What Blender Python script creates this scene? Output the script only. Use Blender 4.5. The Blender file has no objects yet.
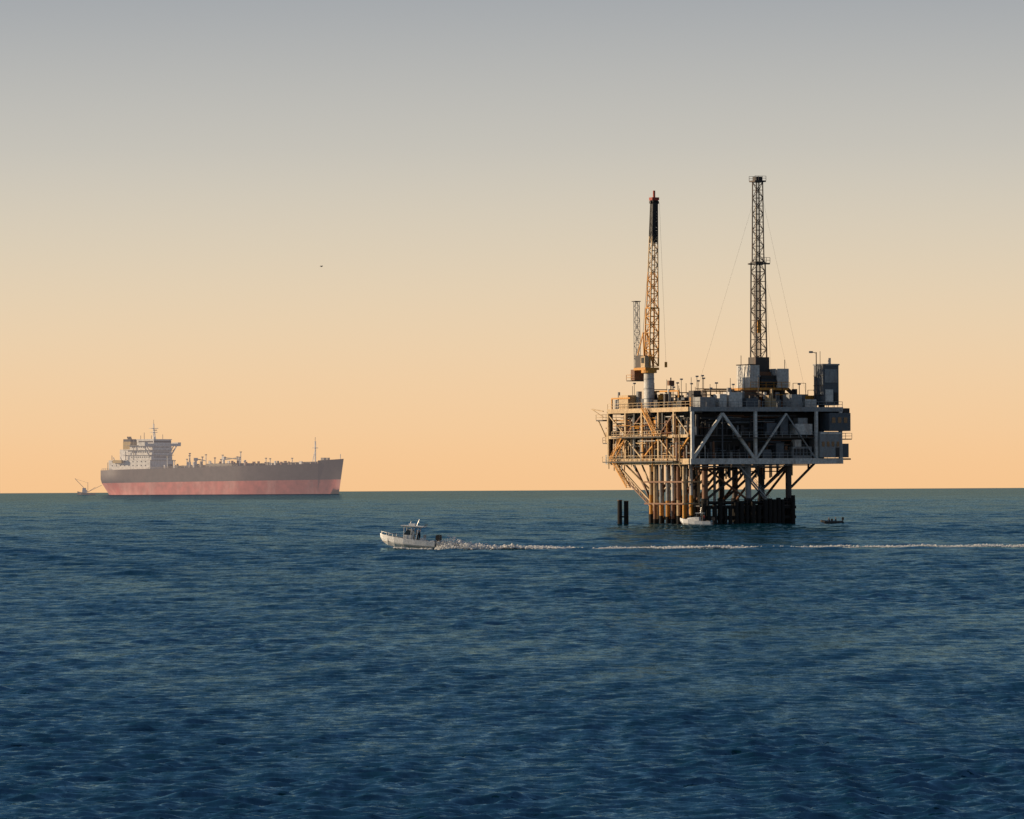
import bpy, math, random
import numpy as np
from mathutils import Vector, Matrix
random.seed(7)
R_E=6.371e6
H=8.6
sc=bpy.context.scene
def zs(x,y): return -(x*x+y*y)/(2*R_E)

# ------------------------------------------------------------------ materials
MATS={}
def nt(name):
    m=bpy.data.materials.new(name); m.use_nodes=True
    t=m.node_tree; t.nodes.clear(); return m,t
def paint(name,col,rough=0.55,rust=0.25,scale=0.6,metal=0.0,haze=None,rustcol=(0.16,0.07,0.03)):
    m,t=nt(name); N=t.nodes; L=t.links
    o=N.new('ShaderNodeOutputMaterial'); b=N.new('ShaderNodeBsdfPrincipled')
    tc=N.new('ShaderNodeTexCoord')
    mp=N.new('ShaderNodeMapping'); mp.inputs['Scale'].default_value=(1,1,0.35)
    L.new(tc.outputs['Object'],mp.inputs['Vector'])
    n1=N.new('ShaderNodeTexNoise'); n1.inputs['Scale'].default_value=scale; n1.inputs['Detail'].default_value=6; n1.inputs['Roughness'].default_value=0.65
    L.new(mp.outputs[0],n1.inputs['Vector'])
    r=N.new('ShaderNodeMapRange'); r.inputs['From Min'].default_value=0.50; r.inputs['From Max'].default_value=0.72
    r.inputs['To Min'].default_value=0; r.inputs['To Max'].default_value=rust
    L.new(n1.outputs['Fac'],r.inputs['Value'])
    n2=N.new('ShaderNodeTexNoise'); n2.inputs['Scale'].default_value=scale*4; n2.inputs['Detail'].default_value=4
    L.new(tc.outputs['Object'],n2.inputs['Vector'])
    hs=N.new('ShaderNodeMapRange'); hs.inputs['From Min'].default_value=0.3; hs.inputs['From Max'].default_value=0.7
    hs.inputs['To Min'].default_value=0.72; hs.inputs['To Max'].default_value=1.15
    L.new(n2.outputs['Fac'],hs.inputs['Value'])
    vm=N.new('ShaderNodeVectorMath'); vm.operation='SCALE'; vm.inputs[0].default_value=col
    L.new(hs.outputs[0],vm.inputs['Scale'])
    mx=N.new('ShaderNodeMix'); mx.data_type='RGBA'
    L.new(r.outputs[0],mx.inputs['Factor']); L.new(vm.outputs[0],mx.inputs['A']); mx.inputs['B'].default_value=(*rustcol,1)
    L.new(mx.outputs['Result'],b.inputs['Base Color'])
    b.inputs['Roughness'].default_value=rough; b.inputs['Metallic'].default_value=metal
    if haze:  # distance haze put into the material itself as a constant emission
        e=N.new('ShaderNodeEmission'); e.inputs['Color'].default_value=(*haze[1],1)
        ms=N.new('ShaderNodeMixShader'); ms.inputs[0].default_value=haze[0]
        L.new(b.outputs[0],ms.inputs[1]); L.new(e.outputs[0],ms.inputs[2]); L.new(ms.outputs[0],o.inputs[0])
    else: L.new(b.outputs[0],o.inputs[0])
    MATS[name]=m; return m
paint('white_steel',(0.62,0.61,0.58),rust=0.5)
paint('cream_steel',(0.54,0.39,0.22),rust=0.55,rustcol=(0.22,0.09,0.03))
paint('pale_grey',(0.27,0.285,0.295),rust=0.45)
paint('blue_grey',(0.08,0.098,0.12),rust=0.3)
paint('dark_steel',(0.016,0.017,0.020),rust=0.45,rustcol=(0.07,0.035,0.02))
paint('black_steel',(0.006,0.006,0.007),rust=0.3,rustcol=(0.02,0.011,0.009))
paint('yellow_steel',(0.62,0.28,0.035),rust=0.45,scale=1.0,rustcol=(0.25,0.09,0.03))
paint('rust_steel',(0.18,0.075,0.032),rust=0.6)
paint('marine_growth',(0.010,0.009,0.008),rough=0.9,rust=0.4,rustcol=(0.035,0.025,0.016))
paint('red_paint',(0.35,0.04,0.02),rust=0.3)
paint('mast_steel',(0.040,0.032,0.029),rust=0.6,rustcol=(0.12,0.055,0.028))
paint('grating',(0.05,0.047,0.044),rust=0.5)
paint('window_glass',(0.02,0.03,0.035),rough=0.08,rust=0)
HAZE_GLOW=(0.27,(0.40,0.33,0.32))  # aerial haze painted into all ship materials as a pinkish glow, no lamp
paint('ship_hull_paint',(0.085,0.070,0.072),rust=0.4,scale=0.05,haze=HAZE_GLOW,rustcol=(0.15,0.10,0.09))
paint('ship_antifouling',(0.55,0.14,0.12),rust=0.75,scale=0.04,haze=HAZE_GLOW,rustcol=(0.66,0.38,0.34))
paint('ship_white',(0.78,0.76,0.72),rust=0.2,scale=0.1,haze=HAZE_GLOW,rustcol=(0.4,0.3,0.22))
paint('ship_deck',(0.20,0.11,0.08),rust=0.4,scale=0.1,haze=HAZE_GLOW)
paint('ship_gear',(0.30,0.27,0.22),rust=0.4,scale=0.1,haze=HAZE_GLOW)
paint('ship_dark',(0.03,0.03,0.035),rust=0.2,scale=0.1,haze=HAZE_GLOW)
paint('ship_funnel',(0.45,0.32,0.12),rust=0.2,scale=0.1,haze=HAZE_GLOW)
paint('gelcoat_white',(0.82,0.83,0.82),rough=0.25,rust=0.05,scale=2)
paint('boat_dark',(0.03,0.035,0.045),rough=0.4,rust=0.1,scale=2)
paint('boat_interior',(0.42,0.41,0.39),rough=0.6,rust=0.1,scale=2)
paint('engine_black',(0.02,0.02,0.022),rough=0.3,rust=0,scale=2)
paint('rubber_grey',(0.04,0.042,0.045),rough=0.6,rust=0.1,scale=2)
paint('alloy',(0.4,0.4,0.4),rough=0.35,rust=0.0,metal=0.7)
paint('skin',(0.42,0.24,0.17),rough=0.6,rust=0)
paint('hair',(0.03,0.02,0.015),rough=0.8,rust=0)
paint('jacket_dark',(0.03,0.035,0.05),rough=0.9,rust=0)
paint('jacket_red',(0.30,0.05,0.04),rough=0.9,rust=0)
paint('trousers',(0.05,0.05,0.06),rough=0.9,rust=0)
paint('feather',(0.12,0.12,0.12),rough=0.9,rust=0)

# ------------------------------------------------------------------ mesh builder
class MB:
    def __init__(s): s.v=[]; s.f=[]; s.m=[]; s.names=[]
    def mi(s,n):
        if n not in s.names: s.names.append(n)
        return s.names.index(n)
    def add(s,vs,fs,m):
        b=len(s.v); s.v+= [tuple(x) for x in vs]; k=s.mi(m)
        for f in fs: s.f.append(tuple(b+i for i in f)); s.m.append(k)
    def box(s,x0,x1,y0,y1,z0,z1,m):
        vs=[(x,y,z) for z in (z0,z1) for y in (y0,y1) for x in (x0,x1)]
        s.add(vs,[(0,2,3,1),(4,5,7,6),(0,1,5,4),(2,6,7,3),(0,4,6,2),(1,3,7,5)],m)
    def frame(s,p,q):
        p=Vector(p);q=Vector(q);d=(q-p).normalized()
        up=Vector((0,0,1)) if abs(d.z)<0.95 else Vector((1,0,0))
        a=d.cross(up).normalized(); b=a.cross(d).normalized(); return p,q,a,b
    def beam(s,p,q,w,m,h=None):
        h=h or w; p,q,a,b=s.frame(p,q); vs=[]
        for c in (p,q):
            for i,j in ((-1,-1),(1,-1),(1,1),(-1,1)): vs.append(c+a*i*w/2+b*j*h/2)
        s.add(vs,[(0,1,2,3),(7,6,5,4),(0,4,5,1),(1,5,6,2),(2,6,7,3),(3,7,4,0)],m)
    def cyl(s,p,q,r,m,r2=None,n=10):
        r2=r if r2 is None else r2; p,q,a,b=s.frame(p,q); vs=[]
        for c,rr in ((p,r),(q,r2)):
            for i in range(n):
                t=2*math.pi*i/n; vs.append(c+a*math.cos(t)*rr+b*math.sin(t)*rr)
        fs=[(i,(i+1)%n,n+(i+1)%n,n+i) for i in range(n)]
        fs+= [tuple(range(n))[::-1],tuple(range(n,2*n))]
        s.add(vs,fs,m)
    def lattice(s,p,q,w0,w1,n,leg,br,m,m2=None,ax=None):
        p=Vector(p);q=Vector(q);d=(q-p).normalized()
        a=Vector(ax) if ax else Vector((1,0,0)); a=(a-d*a.dot(d)).normalized(); b=d.cross(a)
        def c(i,k):
            t=i/n; w=(w0+(w1-w0)*t)/2; sx,sy=((-1,-1),(1,-1),(1,1),(-1,1))[k%4]
            return p.lerp(q,t)+a*sx*w+b*sy*w
        for i in range(n):
            mm=m(i/n) if callable(m) else m
            for k in range(4):
                s.beam(c(i,k),c(i+1,k),leg,mm)
                s.beam(c(i,k),c(i,k+1),br,mm)
                if (i+k)%2: s.beam(c(i,k),c(i+1,k+1),br,mm)
                else: s.beam(c(i,k+1),c(i+1,k),br,mm)
        for k in range(4): s.beam(c(n,k),c(n,k+1),leg,mm)
    def rail(s,p,q,m,h=1.1,step=1.8,t=0.07):
        p=Vector(p);q=Vector(q);L=(q-p).length;n=max(1,int(L/step))
        for i in range(n+1):
            c=p.lerp(q,i/n); s.beam(c,c+Vector((0,0,h)),t,m)
        for k in (0.5,1.0): s.beam(p+Vector((0,0,h*k)),q+Vector((0,0,h*k)),t,m)
    def build(s,name,parent=None,smooth=False,bevel=0):
        me=bpy.data.meshes.new(name); me.from_pydata(s.v,[],s.f)
        for n in s.names: me.materials.append(MATS[n])
        me.polygons.foreach_set('material_index',s.m)
        if smooth: me.polygons.foreach_set('use_smooth',[True]*len(s.f))
        me.update()
        o=bpy.data.objects.new(name,me); sc.collection.objects.link(o)
        if parent: o.parent=parent
        return o
def empty(name,loc,rz=0,ry=0,rx=0):
    e=bpy.data.objects.new(name,None); sc.collection.objects.link(e)
    e.location=loc; e.rotation_euler=(rx,ry,rz); e.empty_display_size=1; return e

# ------------------------------------------------------------------ sea
COMPS=[]
def drD(D):
    return np.interp(D,[92,320,1000,2500,5000,6500],[0.0010,0.00115,0.0018,0.0030,0.0040,0.03])
def gustf(X,Y): return 1.0+0.2*np.sin(X*0.021+Y*0.013+1)+0.15*np.sin(-X*0.047+Y*0.021)+0.2*np.sin(X*0.31+Y*0.06+2)+0.2*np.sin(X*0.73-Y*0.21+4)
def compamp(lam,a,R,sp):
    f=np.clip((lam/sp-2.4)/1.6,0,1)
    if lam>14: f=f*np.clip((R-900)/1200,0,1)
    elif lam>2.5: f=f*(0.25+0.75*np.clip((R-200)/450,0,1))
    return a*f
def wave_z(x,y):
    R=math.hypot(x,y); sp=R*float(drD(R)); z=0
    for (lam,a,kx,ky,ph) in COMPS:
        z+=float(compamp(lam,a,R,sp))*math.cos(kx*x+ky*y+ph)
    return z*float(gustf(x,y))+zs(x,y)
def make_sea():
    rng=np.random.default_rng(3)
    half=math.radians(7.6)
    DT=0.00030
    fine=np.arange(-half,half,DT)
    coarse=np.linspace(fine[-1]+DT,2*math.pi-half,90)[:-1]
    th=np.concatenate([fine,coarse])
    dth=np.full(len(th),0.07); dth[:len(fine)]=DT
    r=[4,8,14,22,32,44,56,68,78,86,92]
    x=92.0
    while x<16000: x*=1+float(drD(x)); r.append(x)
    r=np.array(r); dr=np.gradient(r)
    nr,nth=len(r),len(th)
    RR,TT=np.meshgrid(r,th,indexing='ij')
    RR=RR.astype(np.float32)
    X=(RR*np.sin(TT)).astype(np.float32); Y=(RR*np.cos(TT)).astype(np.float32)
    sp=np.maximum(dr[:,None]*1.0,RR*dth[None,:]).astype(np.float32)
    Z=np.zeros_like(X); DX=np.zeros_like(X); DY=np.zeros_like(X)
    gust=gustf(X,Y).astype(np.float32)
    lams=list(np.exp(rng.uniform(np.log(0.30),np.log(1.1),34)))+list(np.exp(rng.uniform(np.log(1.1),np.log(14),52)))+list(rng.uniform(14,34,12)); lams.sort()
    main=math.radians(-78)
    for lam in lams:
        k=2*math.pi/lam
        ang=main+rng.normal(0,0.62)
        s=0.062 if lam<1.1 else (0.046 if lam<2.2 else (0.030 if lam<5 else (0.021 if lam<14 else 0.014)))
        a=s/k
        kx,ky=k*math.cos(ang),k*math.sin(ang); ph=rng.uniform(0,6.28)
        COMPS.append((lam,a,kx,ky,ph))
        rows=np.where(dr<lam/2.4)[0]
        if len(rows)==0: continue
        R1=rows[-1]+1
        P=(kx*X[:R1].astype(np.float64)+ky*Y[:R1]+ph).astype(np.float32)
        aa=compamp(lam,a,RR[:R1],sp[:R1])*gust[:R1]
        Z[:R1]+=aa*np.cos(P); S=aa*np.sin(P)*0.85
        DX[:R1]-=S*math.cos(ang); DY[:R1]-=S*math.sin(ang)
    Z=Z-(RR**2)/(2*R_E)
    co=np.stack([X+DX,Y+DY,Z],-1).reshape(-1,3).astype(np.float32)
    co=np.concatenate([co,[[0,0,0]]]).astype(np.float32); cidx=len(co)-1
    i=np.arange(nr-1)[:,None]; j=np.arange(nth)[None,:]; j2=(j+1)%nth
    q=np.stack([i*nth+j, i*nth+j2+0*i,(i+1)*nth+j2,(i+1)*nth+j],-1).reshape(-1,4)[:, ::-1]
    tri=np.stack([np.arange(nth),(np.arange(nth)+1)%nth,np.full(nth,cidx)],-1)
    me=bpy.data.meshes.new('sea')
    me.vertices.add(len(co)); me.vertices.foreach_set('co',co.ravel())
    me.loops.add(q.size+tri.size)
    me.loops.foreach_set('vertex_index',np.concatenate([q.ravel(),tri.ravel()]).astype(np.int32))
    me.polygons.add(len(q)+len(tri))
    st=np.concatenate([np.arange(len(q))*4,len(q)*4+np.arange(len(tri))*3]).astype(np.int32)
    me.polygons.foreach_set('loop_start',st)
    me.polygons.foreach_set('use_smooth',np.ones(len(st),dtype=bool))
    me.update(calc_edges=True)
    o=bpy.data.objects.new('sea',me); sc.collection.objects.link(o)
    m,t=nt('sea_water'); N=t.nodes; L=t.links
    out=N.new('ShaderNodeOutputMaterial'); tc=N.new('ShaderNodeTexCoord'); geo=N.new('ShaderNodeNewGeometry')
    acc=geo.outputs['Normal']
    for scl,amt in ((11.0,0.30),(2.6,0.16)):
        n=N.new('ShaderNodeTexNoise'); n.inputs['Scale'].default_value=scl; n.inputs['Detail'].default_value=2
        L.new(tc.outputs['Object'],n.inputs['Vector'])
        sub=N.new('ShaderNodeVectorMath'); sub.operation='SUBTRACT'; sub.inputs[1].default_value=(0.5,0.5,0.5)
        L.new(n.outputs['Color'],sub.inputs[0])
        mul=N.new('ShaderNodeVectorMath'); mul.operation='MULTIPLY'; mul.inputs[1].default_value=(amt,amt,0)
        L.new(sub.outputs[0],mul.inputs[0])
        ad=N.new('ShaderNodeVectorMath'); ad.operation='ADD'; L.new(acc,ad.inputs[0]); L.new(mul.outputs[0],ad.inputs[1]); acc=ad.outputs[0]
    nm=N.new('ShaderNodeVectorMath'); nm.operation='NORMALIZE'; L.new(acc,nm.inputs[0])
    fr=N.new('ShaderNodeFresnel'); fr.inputs['IOR'].default_value=1.33; L.new(nm.outputs[0],fr.inputs['Normal'])
    mr=N.new('ShaderNodeMapRange'); mr.inputs['From Min'].default_value=0.05; mr.inputs['From Max'].default_value=0.85
    mr.inputs['To Min'].default_value=0.010; mr.inputs['To Max'].default_value=0.38; L.new(fr.outputs[0],mr.inputs['Value'])
    fac=mr.outputs[0]
    for sc3,lo,hi in (((0.05,0.010,1),0.85,1.15),((1.3,0.16,1),0.55,1.45)):
        mp=N.new('ShaderNodeMapping'); mp.inputs['Scale'].default_value=sc3; L.new(tc.outputs['Object'],mp.inputs[0])
        ws=N.new('ShaderNodeTexNoise'); ws.inputs['Scale'].default_value=1; ws.inputs['Detail'].default_value=7; ws.inputs['Roughness'].default_value=.75; L.new(mp.outputs[0],ws.inputs['Vector'])
        wr=N.new('ShaderNodeMapRange'); wr.inputs['From Min'].default_value=.32; wr.inputs['From Max'].default_value=.68; wr.inputs['To Min'].default_value=lo; wr.inputs['To Max'].default_value=hi; L.new(ws.outputs['Fac'],wr.inputs['Value'])
        mu=N.new('ShaderNodeMath'); mu.operation='MULTIPLY'; L.new(fac,mu.inputs[0]); L.new(wr.outputs[0],mu.inputs[1]); fac=mu.outputs[0]
    d=N.new('ShaderNodeBsdfDiffuse')
    pn=N.new('ShaderNodeTexNoise'); pn.inputs['Scale'].default_value=0.012; pn.inputs['Detail'].default_value=3; L.new(tc.outputs['Object'],pn.inputs['Vector'])
    pc=N.new('ShaderNodeMix'); pc.data_type='RGBA'; pc.inputs['A'].default_value=(0.002,0.030,0.046,1); pc.inputs['B'].default_value=(0.003,0.037,0.055,1)
    L.new(pn.outputs['Fac'],pc.inputs['Factor']); L.new(pc.outputs['Result'],d.inputs['Color'])
    g=N.new('ShaderNodeBsdfGlossy'); g.inputs['Roughness'].default_value=0.05; g.inputs['Color'].default_value=(0.37,0.63,0.84,1)
    L.new(nm.outputs[0],g.inputs['Normal'])
    ms=N.new('ShaderNodeMixShader'); L.new(fac,ms.inputs[0]); L.new(d.outputs[0],ms.inputs[1]); L.new(g.outputs[0],ms.inputs[2])
    L.new(ms.outputs[0],out.inputs[0])
    me.materials.append(m)
    print('sea verts',len(co))
make_sea()

# ------------------------------------------------------------------ oil platform
def make_rig():
    D=1000.0; X0=(690-512)*0.2
    A=math.radians(27)
    E=empty('offshore_oil_platform',(X0,D,zs(X0,D)),rz=A)
    rnd=random.Random(11)
    W,V=35.4,35.0
    b=MB()
    us=(5,15,24.4); vs=(3,14,25)
    for u in us:
        for v in vs:
            b.cyl((u,v,-8),(u,v,5.2),0.85,'marine_growth',n=14)
            b.cyl((u,v,5.2),(u,v,12.4),0.62,'rust_steel' if u==5 else ('pale_grey' if (u==15 and v==3) else 'mast_steel'),n=14)
    for v in vs:
        for k in range(2):
            b.cyl((us[k],v,4.8) if k==0 else (us[k],v,4.4),(us[k+1],v,11.9),0.26,'mast_steel')
            b.cyl((us[k],v,4.3),(us[k+1],v,4.3),0.3,'marine_growth')
            b.cyl((us[k],v,1.2),(us[k+1],v,1.2),0.35,'marine_growth')
    b.cyl((us[0],3,11.5),(us[1],3,4.8),0.22,'rust_steel')
    for u in us:
        for k in range(2):
            b.cyl((u,vs[k],11.5),(u,vs[k+1],4.5),0.26,'rust_steel')
            b.cyl((u,vs[k],4.3),(u,vs[k+1],4.3),0.3,'marine_growth')
            b.cyl((u,vs[k],1.2),(u,vs[k+1],1.2),0.35,'marine_growth')
    b.build('jacket_legs',E)
    b=MB()
    u=3.6
    while u<25.0:
        if rnd.random()<0.85:
            big=rnd.uniform(-.3,.8) + (1.2 if u>17 else 0)
            b.cyl((u,1.2+rnd.uniform(-.2,.2),-3),(u,1.2,3.9+big),rnd.uniform(.34,.55),'marine_growth',n=8)
        u+=rnd.uniform(0.9,1.5)
    v=2.0
    while v<26:
        b.cyl((25.0,v,-3),(25.0,v,4.5+rnd.uniform(-.8,.8)),0.3,'marine_growth',n=8); v+=1.7
    for z in (1.4,3.4): b.beam((3,1.5,z),(25.2,1.5,z),0.3,'marine_growth',0.6)
    b.box(3,25.2,1.7,4.2,3.6,3.85,'grating')
    b.rail((3,1.8,3.85),(25.2,1.8,3.85),'mast_steel',t=0.08)
    b.beam((20,2,3.9),(12,2,12.2),0.2,'pale_grey',0.3); b.beam((20,3.1,3.9),(12,3.1,12.2),0.2,'pale_grey',0.3)
    b.rail((20,2,3.9),(12,2,12.2),'pale_grey',step=1.2,t=.06)
    b.build('boat_landing',E)
    b=MB()
    for i in range(4):
        for j in range(7):
            if rnd.random()<0.12: continue
            uu=1.6+i*1.5+rnd.uniform(-.15,.15); vv=5.5+j*2.4+rnd.uniform(-.2,.2)
            top=rnd.choice(['white_steel','cream_steel','white_steel','cream_steel','pale_grey','rust_steel'])
            zc=rnd.uniform(1.0,2.2); zt=rnd.uniform(3.5,6)
            b.cyl((uu,vv,-6),(uu,vv,zc),0.38,'marine_growth',n=10)
            b.cyl((uu,vv,zc),(uu,vv,zt),0.36,rnd.choice(['yellow_steel','yellow_steel','rust_steel','cream_steel']),n=10)
            b.cyl((uu,vv,zt),(uu,vv,12.3),0.33,top,n=10)
    for z in (4.2,8.6):
        b.beam((1,4.6,z),(1,21,z),0.3,'rust_steel'); b.beam((1,4.6,z),(7,4.6,z),0.3,'cream_steel')
    for (uu,vv) in ((9,6),(10.5,9),(17.5,7),(19.6,5),(21,9),(12.4,17)):
        b.cyl((uu,vv,-4),(uu,vv,4.2),0.34,'marine_growth',n=8)
        b.cyl((uu,vv,4.2),(uu,vv,12.3),0.22,rnd.choice(['dark_steel','white_steel','rust_steel','pale_grey']),n=8)
    for i in range(44):
        uu=rnd.uniform(1,33); vv=rnd.uniform(1,20); l=rnd.uniform(.8,3.2)
        b.cyl((uu,vv,12.2),(uu,vv,12.2-l),rnd.uniform(.07,.25),rnd.choice(['dark_steel','pale_grey','rust_steel','cream_steel','dark_steel']),n=6)
    for i in range(16):
        uu=rnd.uniform(1,20); vv=rnd.uniform(1,8); z=rnd.uniform(10.6,11.9)
        b.cyl((uu,vv,z),(min(34,uu+rnd.uniform(4,14)),vv,z),.12,rnd.choice(['pale_grey','rust_steel','dark_steel']),n=6)
    b.build('well_conductors',E)
    b=MB()
    for uu in (1.2,5,15):
        b.cyl((uu,33,12.2),(uu if uu>2 else 4.4,25.5,4.8),0.26,'rust_steel')
        b.cyl((uu,29.5,12.2),(uu if uu>2 else 4.4,25.3,7.2),0.18,'cream_steel')
    p,q=Vector((0.6,32,12.2)),Vector((3.5,20,3.0))
    off=Vector((0,0,-1.3))
    b.beam(p,q,0.25,'cream_steel'); b.beam(p+off,q+off*0.8,0.22,'rust_steel')
    for i in range(9):
        a1=p.lerp(q,i/9);a2=p.lerp(q,(i+1)/9)
        b.beam(a1,a2+off*0.95,0.12,'rust_steel'); b.beam(a2,a2+off,0.12,'cream_steel')
    b.cyl((30.5,3,12.2),(25.0,3,7.4),0.26,'mast_steel'); b.cyl((30.5,14,12.2),(25.0,14,7.4),0.26,'mast_steel')
    b.build('cantilever_braces',E)
    b=MB()
    b.box(0.6,W-0.6,0.6,V-0.6,12.75,13.0,'dark_steel')
    b.box(0,W,-0.25,0.25,12.1,13.25,'white_steel'); b.box(0,W,V-.25,V+.25,12.1,13.25,'pale_grey')
    b.box(-0.25,-0.003,0.25,V-0.25,12.1,13.25,'cream_steel'); b.box(W+0.003,W+.3,0.25,V-.25,12.1,13.25,'pale_grey')
    for k in range(1,12): b.box(k*3-.12,k*3+.12,0.26,V-.26,12.15,12.74,'dark_steel')
    b.box(0.4,W-0.4,0.4,V-0.4,23.2,23.55,'grating')
    b.box(0,W,-0.3,0.3,22.7,23.6,'pale_grey'); b.box(0,W,V-.3,V+.3,22.6,23.6,'pale_grey')
    b.box(-0.3,-0.003,0.3,V-0.3,22.7,23.6,'cream_steel'); b.box(W+0.003,W+.3,0.3,V-.3,22.6,23.6,'pale_grey')
    for k in range(1,12): b.box(k*3-.12,k*3+.12,0.31,V-.31,22.4,23.15,'dark_steel')
    b.box(0.3,12,0.8,V-0.5,17.7,18.0,'grating'); b.box(18,30,1.2,V-4,17.5,17.8,'grating')
    b.box(-0.2,0.1,0.6,V,17.5,18.1,'cream_steel')
    b.box(-1.8,-0.3,9,30,17.6,17.8,'grating'); b.box(-1.8,-0.3,4,34,12.6,12.8,'grating')
    b.rail((-1.8,9,17.8),(-1.8,30,17.8),'cream_steel'); b.rail((-1.8,4,12.8),(-1.8,34,12.8),'cream_steel')
    b.rail((0.2,-.1,13.25),(W,-.1,13.25),'pale_grey')
    b.rail((0,0,23.6),(W,0,23.6),'pale_grey'); b.rail((0,0,23.6),(0,V,23.6),'cream_steel')
    b.rail((W,0,23.6),(W,V,23.6),'pale_grey')
    # catwalk hung on the front face
    b.box(9,28,-1.5,-.3,17.3,17.45,'grating'); b.rail((9,-1.5,17.45),(28,-1.5,17.45),'pale_grey',t=.06)
    b.build('decks',E)
    b=MB()
    def ft(p,q,w,m): b.beam((p[0],0,p[1]),(q[0],0,q[1]),w,m)
    for u in (0.5,15,29.2,34.9): b.box(u-.3,u+.3,-.28,.28,13.25,22.7,'white_steel')
    ft((0.7,13.3),(7.4,22.3),0.55,'white_steel'); ft((7.4,22.3),(14.7,13.3),0.55,'white_steel')
    ft((15.3,13.3),(22.2,22.3),0.36,'white_steel'); ft((22.2,22.3),(28.9,13.3),0.24,'pale_grey')
    ft((7.4,22.4),(7.4,13.3),0.2,'blue_grey')
    for v in (6.5,13,20,27,34.5): b.box(-.27,.27,v-.27,v+.27,13.25,22.7,'cream_steel')
    for k,(v1,v2) in enumerate(((0.5,6.5),(6.5,13),(13,20),(20,27),(27,34.5))):
        if k%2: b.beam((0,v1,13.3),(0,v2,17.5),0.3,'cream_steel'); b.beam((0,v2,18),(0,v1,22.4),0.25,'rust_steel')
        else: b.beam((0,v2,13.3),(0,v1,17.5),0.3,'yellow_steel'); b.beam((0,v1,18),(0,v2,22.4),0.25,'cream_steel')
    for u in (0.5,15,29.2,34.9):
        for v in (12,24,34.5): b.box(u-.3,u+.3,v-.3,v+.3,13.25,22.7,'dark_steel')
    b.build('deck_truss',E)
    b=MB()
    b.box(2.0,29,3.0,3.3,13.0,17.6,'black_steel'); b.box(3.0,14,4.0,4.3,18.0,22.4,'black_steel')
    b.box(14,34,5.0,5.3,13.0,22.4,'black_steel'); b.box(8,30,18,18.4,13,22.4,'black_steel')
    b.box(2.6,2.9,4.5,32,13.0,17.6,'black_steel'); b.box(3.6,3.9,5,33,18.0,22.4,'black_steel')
    for i in range(95):
        u=rnd.uniform(1.2,28);v=rnd.uniform(1.0,2.6); z=rnd.choice([13.0,13.0,18.0])
        w=rnd.uniform(.3,1.6);h=rnd.uniform(.5,2.8)
        m=rnd.choice(['blue_grey','dark_steel','dark_steel','dark_steel','dark_steel','black_steel','grating','pale_grey','rust_steel','black_steel'])
        if rnd.random()<0.5: b.box(u,u+w,v,v+1.2,z,z+h,m)
        else: b.cyl((u,v,z),(u,v,z+h+1),rnd.uniform(.08,.35),m)
    for i in range(44):
        u=rnd.uniform(1,20); z=rnd.choice([15,16,16.6,17.1,19.5,20.6,21.3,21.9])+rnd.uniform(-.3,.3); l=rnd.uniform(2,9)
        b.cyl((u,1.1+rnd.random(),z),(min(u+l,29),1.1+rnd.random(),z),rnd.uniform(.05,.12),rnd.choice(['pale_grey','blue_grey','dark_steel','rust_steel','blue_grey','blue_grey']),n=6)
    b.box(18,20.4,0.5,3,18.0,20.4,'blue_grey'); b.box(21.2,23,0.6,3,18,21.6,'blue_grey'); b.box(24.6,28.6,0.5,3,18,20.2,'white_steel'); b.box(25.4,27.6,.7,2.8,20.2,21.4,'pale_grey')
    b.box(17,19.0,0.6,3,13.3,15.0,'blue_grey'); b.box(20.2,22.0,0.6,3,13.3,16.3,'blue_grey'); b.box(24,28.5,0.6,2.6,13.3,15.6,'pale_grey'); b.box(24.6,26,.5,2,15.6,17,'white_steel')
    for k in range(5): b.box(24.3+k*.8,24.8+k*.8,.44,.597,13.8,15.2,'dark_steel')
    b.build('process_equipment',E)
    b=MB()
    for i in range(230):
        v=rnd.uniform(0.8,33.5); z=rnd.choice([13.0,18.0]); u=rnd.uniform(0.3,2.2)
        m=rnd.choice(['white_steel','cream_steel','cream_steel','pale_grey','rust_steel','dark_steel','yellow_steel','dark_steel','black_steel','rust_steel','black_steel'])
        h=rnd.uniform(.4,3.6)
        if rnd.random()<0.45: b.box(u,u+rnd.uniform(.3,1.2),v,v+rnd.uniform(.3,1.6),z,z+h,m)
        else: b.cyl((u,v,z),(u,v,z+h+0.6),rnd.uniform(.06,.4),m,n=9)
    for i in range(70):
        v=rnd.uniform(1,28); l=rnd.uniform(1.5,8); z=rnd.uniform(13.6,22); u=rnd.uniform(-.6,1.2)
        b.cyl((u,v,z),(u,min(v+l,34),z),rnd.uniform(.05,.14),rnd.choice(['cream_steel','yellow_steel','white_steel','rust_steel','dark_steel']),n=6)
    for i in range(34):
        v=rnd.uniform(1,34); z=rnd.uniform(10.5,14); u=rnd.uniform(-.7,.4); b.cyl((u,v,z),(u,v,z+rnd.uniform(3,9)),rnd.uniform(.05,.14),rnd.choice(['cream_steel','white_steel','rust_steel','yellow_steel']),n=6)
    for (v1,z1,v2,z2) in ((31,12.8,26,17.7),(12,17.8,17.5,23.6),(24,7.5,30,12.6)):
        for uu in (-1.6,-0.7): b.beam((uu,v1,z1),(uu,v2,z2),0.12,'yellow_steel',0.3)
        for k in range(14):
            t=k/14; b.box(-1.6,-.7,v1+(v2-v1)*t-.12,v1+(v2-v1)*t+.12,z1+(z2-z1)*t,z1+(z2-z1)*t+.06,'grating')
        b.rail((-1.6,v1,z1),(-1.6,v2,z2),'yellow_steel',step=1.2)
    b.box(-1,6,35.3,38.2,21.2,21.45,'grating'); b.rail((-1,38.2,21.45),(6,38.2,21.45),'cream_steel'); b.rail((-1,35.3,21.45),(-1,38.2,21.45),'cream_steel')
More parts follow.
